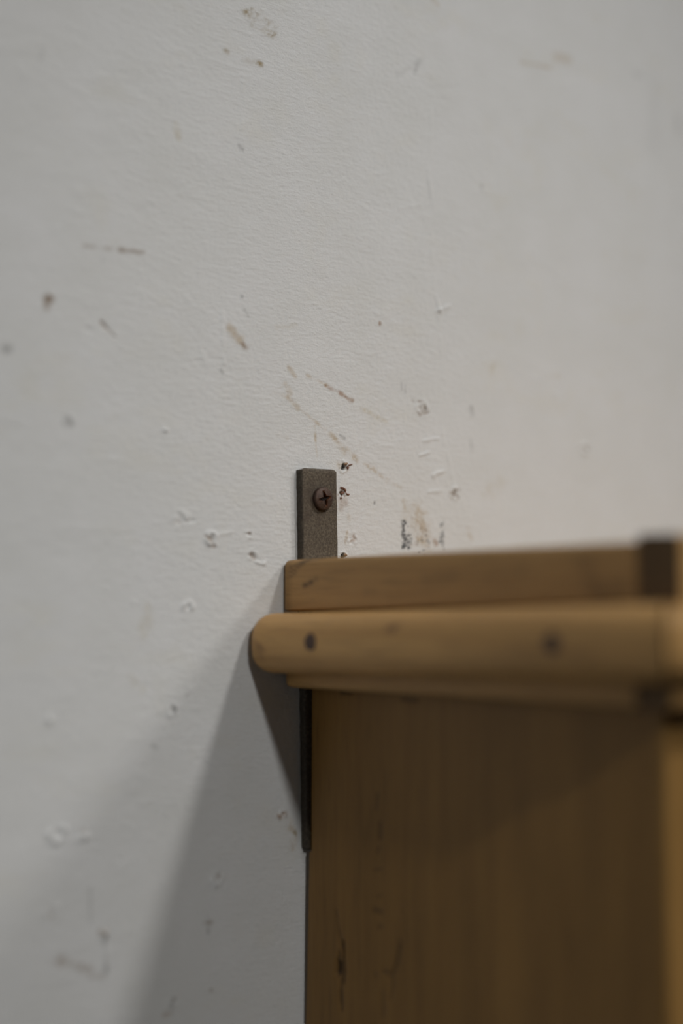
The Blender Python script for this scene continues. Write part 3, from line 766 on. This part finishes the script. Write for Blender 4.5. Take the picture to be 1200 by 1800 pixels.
# cornice, upper strip
def strip_wear(V):
    y, z = -V[:, 1], V[:, 2]
    w = np.ones((len(V), 3))
    def smudge(y0, z0, y1, z1, wd, s):
        nonlocal w
        r, t = capsule(y, z, y0, z0, y1, z1); r = r + 0.3 * wd * vnoise(y / 2.2, z / 1.2, 400)
        e = np.exp(-(r / wd) ** 2) * s; w = w * (1 - e[:, None] * np.array([0.9, 0.9, 0.85]))
    smudge(12, 11.5, 16, 12.6, 0.9, 0.7); smudge(16, 12.7, 19, 13.8, 0.8, 0.4)
    smudge(5, 18.0, 14, 20.5, 0.6, 0.45); smudge(4, 16.0, 12, 19.0, 0.5, 0.45); smudge(4, 14.5, 8, 16.2, 0.5, 0.4); smudge(10, 19.5, 22, 20.8, 0.7, 0.4)
    smudge(136, 15, 138, 8, 3.0, 0.25); smudge(140, 7, 148, 8, 3.0, 0.3); smudge(72, 12, 84, 13, 2.2, 0.15); smudge(44, 9, 48, 9, 1.5, 0.15); smudge(100, 13, 112, 14, 3, 0.12)
    end = np.clip((6.0 - y) / 2.5, 0, 1) * 0.2
    return w * 0.94 * (1 - end)[:, None]
A_X, A_T = -17.2, 20.6
profA = dense([(CX0 - 0.05, 2.0), (CX0 - 0.05, A_T)] + arcp(A_X + 2.2, A_T - 2.2, 2.2, 2.2, 90, 180, 6) + [(A_X, 2.9), (A_X + 0.9, 2.0)], 0.7)
tA = np.concatenate([[0, 0.004, 0.012], np.linspace(0.02, 1, 190)])
sweep_side('upper_strip', profA, tA, lambda t, x: CB + t * (CF + 0.5 - CB) + (2.2 * max(0, 1 - t * 12) if x < -11.6 else 0), M_WOOD_Y, strip_wear, ease=0.3, zshift=lambda t, z: (1.0 + 1.9 * t) * min(1, max(0, (6 - z) / 4)))   # thin shadow gap over the moulding
profAF = [(CF - 0.05, 1.6), (CF - 13.5, 1.6)] + arcp(CF - 13.5 + 2.0, 21.9 - 2.0, 2.0, 2.0, 180, 90, 6) + [(CF - 0.05, 22.2)]
sweep_front('upper_strip', profAF, lambda y: (A_X - 0.2, CX1 - CX0 - 7.3 - A_X + 0.2 + 2 * CX0 + 0.1 - 0), M_WOOD_X, mats=[M_WOOD_X, M_END])
profAR = [(2 * ((CX0 + CX1) / 2) - a, b) for a, b in reversed(profA)]
sweep_side('upper_strip', profAR, tA[::6], lambda t, x: CB + t * (CF + 0.5 - CB), M_WOOD_Y, None, ease=0.7)

# cornice, big rounded moulding
B_X, B_T, B_B = -32.7, 2.4, -17.6
R_ = 7.6
profB = [(CX0 - 0.05, B_B), (CX0 - 0.05, B_T)] + arcp(B_X + 8.6, B_T - R_, 8.6, R_, 90, 176, 14) + [(B_X - 0.12, (B_T + B_B) / 2)] + arcp(B_X + 8.6, B_B + R_, 8.6, R_, 184, 270, 14)
profB = dense(profB, 0.8)
slopeM = 20.4 / 25.2
def moulding_wear(V):
    y, z = -V[:, 1], V[:, 2]
    w = np.ones((len(V), 3))
    def smudge(y0, z0, y1, z1, wd, s):
        nonlocal w
        r, t = capsule(y, z, y0, z0, y1, z1); r = r + 0.3 * wd * vnoise(y / 2.2, z / 1.2, 430)
        e = np.exp(-(r / wd) ** 2) * s; w = w * (1 - e[:, None] * np.array([0.85, 0.9, 0.85]))
    smudge(72, -2.6, 74, -2.4, 1.2, 0.65); smudge(75, -1.8, 77, -1.2, 1.0, 0.3)
    smudge(7, -8, 10, -9.5, 1.0, 0.4); smudge(5, -7, 9, -12, 1.2, 0.25); smudge(124, -8, 130, -9, 3.5, 0.18); smudge(141, -8, 150, -9, 2.2, 0.22); smudge(96, -9, 118, -10, 3.5, 0.1)
    tone = 1 + 0.06 * vnoise(y / 30, z / 5, 44)
    return w * 1.3 * tone[:, None]
tB = np.concatenate([[0, 0.006, 0.014], np.linspace(0.022, 1, 210)])
rise = lambda t, z: 2.0 * t - 0.15
mould = sweep_side('rounded_moulding', profB, tB, lambda t, x: -2.6 + t * (CF + 2.6 - (CX0 - x) * slopeM + 0.7), M_WOOD_Y, moulding_wear, zshift=rise, ease=1.2)
profBF = [(CF - (CX0 - x) * slopeM, z) for x, z in profB]
W2 = CX0 + CX1
sweep_front('rounded_moulding', profBF[::-1] if False else profBF, lambda y: (CX0 - (CF - y) / slopeM + 0.6, W2 - (CX0 - (CF - y) / slopeM + 0.6)), M_WOOD_X, zsh=1.85)
profBR = [(W2 - a, b) for a, b in reversed(profB)]
sweep_side('rounded_moulding', profBR, tB[::6], lambda t, x: -2.6 + t * (CF + 2.6 - (x - CX1) * slopeM + 0.35), M_WOOD_Y, None, zshift=rise, ease=1.2)

def nail_plug(y, z, r):
    na = 22; vs = []
    for q, h in ((0, 0.05), (0.55, 0.04), (0.85, 0.10), (1.0, 0.02), (1.0, -1.0)):
        for i in range(na):
            a = 2 * math.pi * i / na; k = 1 + 0.04 * math.sin(3 * a + y) + 0.03 * math.sin(5 * a)
            vs.append((B_X - 0.32 - h, y + r * q * k * math.cos(a), z + r * q * k * math.sin(a)))
    fs = [(k * na + i, k * na + (i + 1) % na, (k + 1) * na + (i + 1) % na, (k + 1) * na + i) for k in range(1, 4) for i in range(na)]
    fs += [(0, na + (i + 1) % na, na + i) for i in range(na)]
    o = mesh_obj('nail_plug', vs, fs, M_NAIL, mould, ORG)
    o['label'] = 'dark filled nail hole'
nail_plug(-35.4, -6.9, 2.7)
nail_plug(-137.2, -6.1, 2.7)

# cornice, small fillet under the moulding
C_X = -18.8
profC = dense([(CX0 - 0.05, -22.9), (CX0 - 0.05, -14.5), (C_X + 0.6, -14.5), (C_X, -15.2), (C_X, -20.4)] + arcp(C_X + 2.2, -20.6, 2.2, 2.2, 190, 265, 5), 0.8)
sweep_side('fillet_strip', profC, tA, lambda t, x: CB + t * (CF + 0.5 - CB), M_WOOD_Y, None, ease=2.2)
profCF = [(CF - (CX0 - x), z) for x, z in profC]
sweep_front('fillet_strip', profCF, lambda y: (C_X - 0.2, W2 - C_X + 0.2), M_WOOD_X, mats=[M_WOOD_X, M_END])
profCR = [(W2 - a, b) for a, b in reversed(profC)]
sweep_side('fillet_strip', profCR, tA[::6], lambda t, x: CB + t * (CF + 0.5 - CB), M_WOOD_Y, None, ease=2.2)

# consistent outward normals on the swept parts
import bmesh
for o in list(C.objects):
    if o.type == 'MESH' and o.name.split('.')[0] in ('upper_strip', 'rounded_moulding', 'fillet_strip', 'strap', 'screw', 'plug_crumb', 'nail_plug', 'knob'):
        bm = bmesh.new(); bm.from_mesh(o.data)
        bmesh.ops.recalc_face_normals(bm, faces=bm.faces[:]); bm.to_mesh(o.data); bm.free()
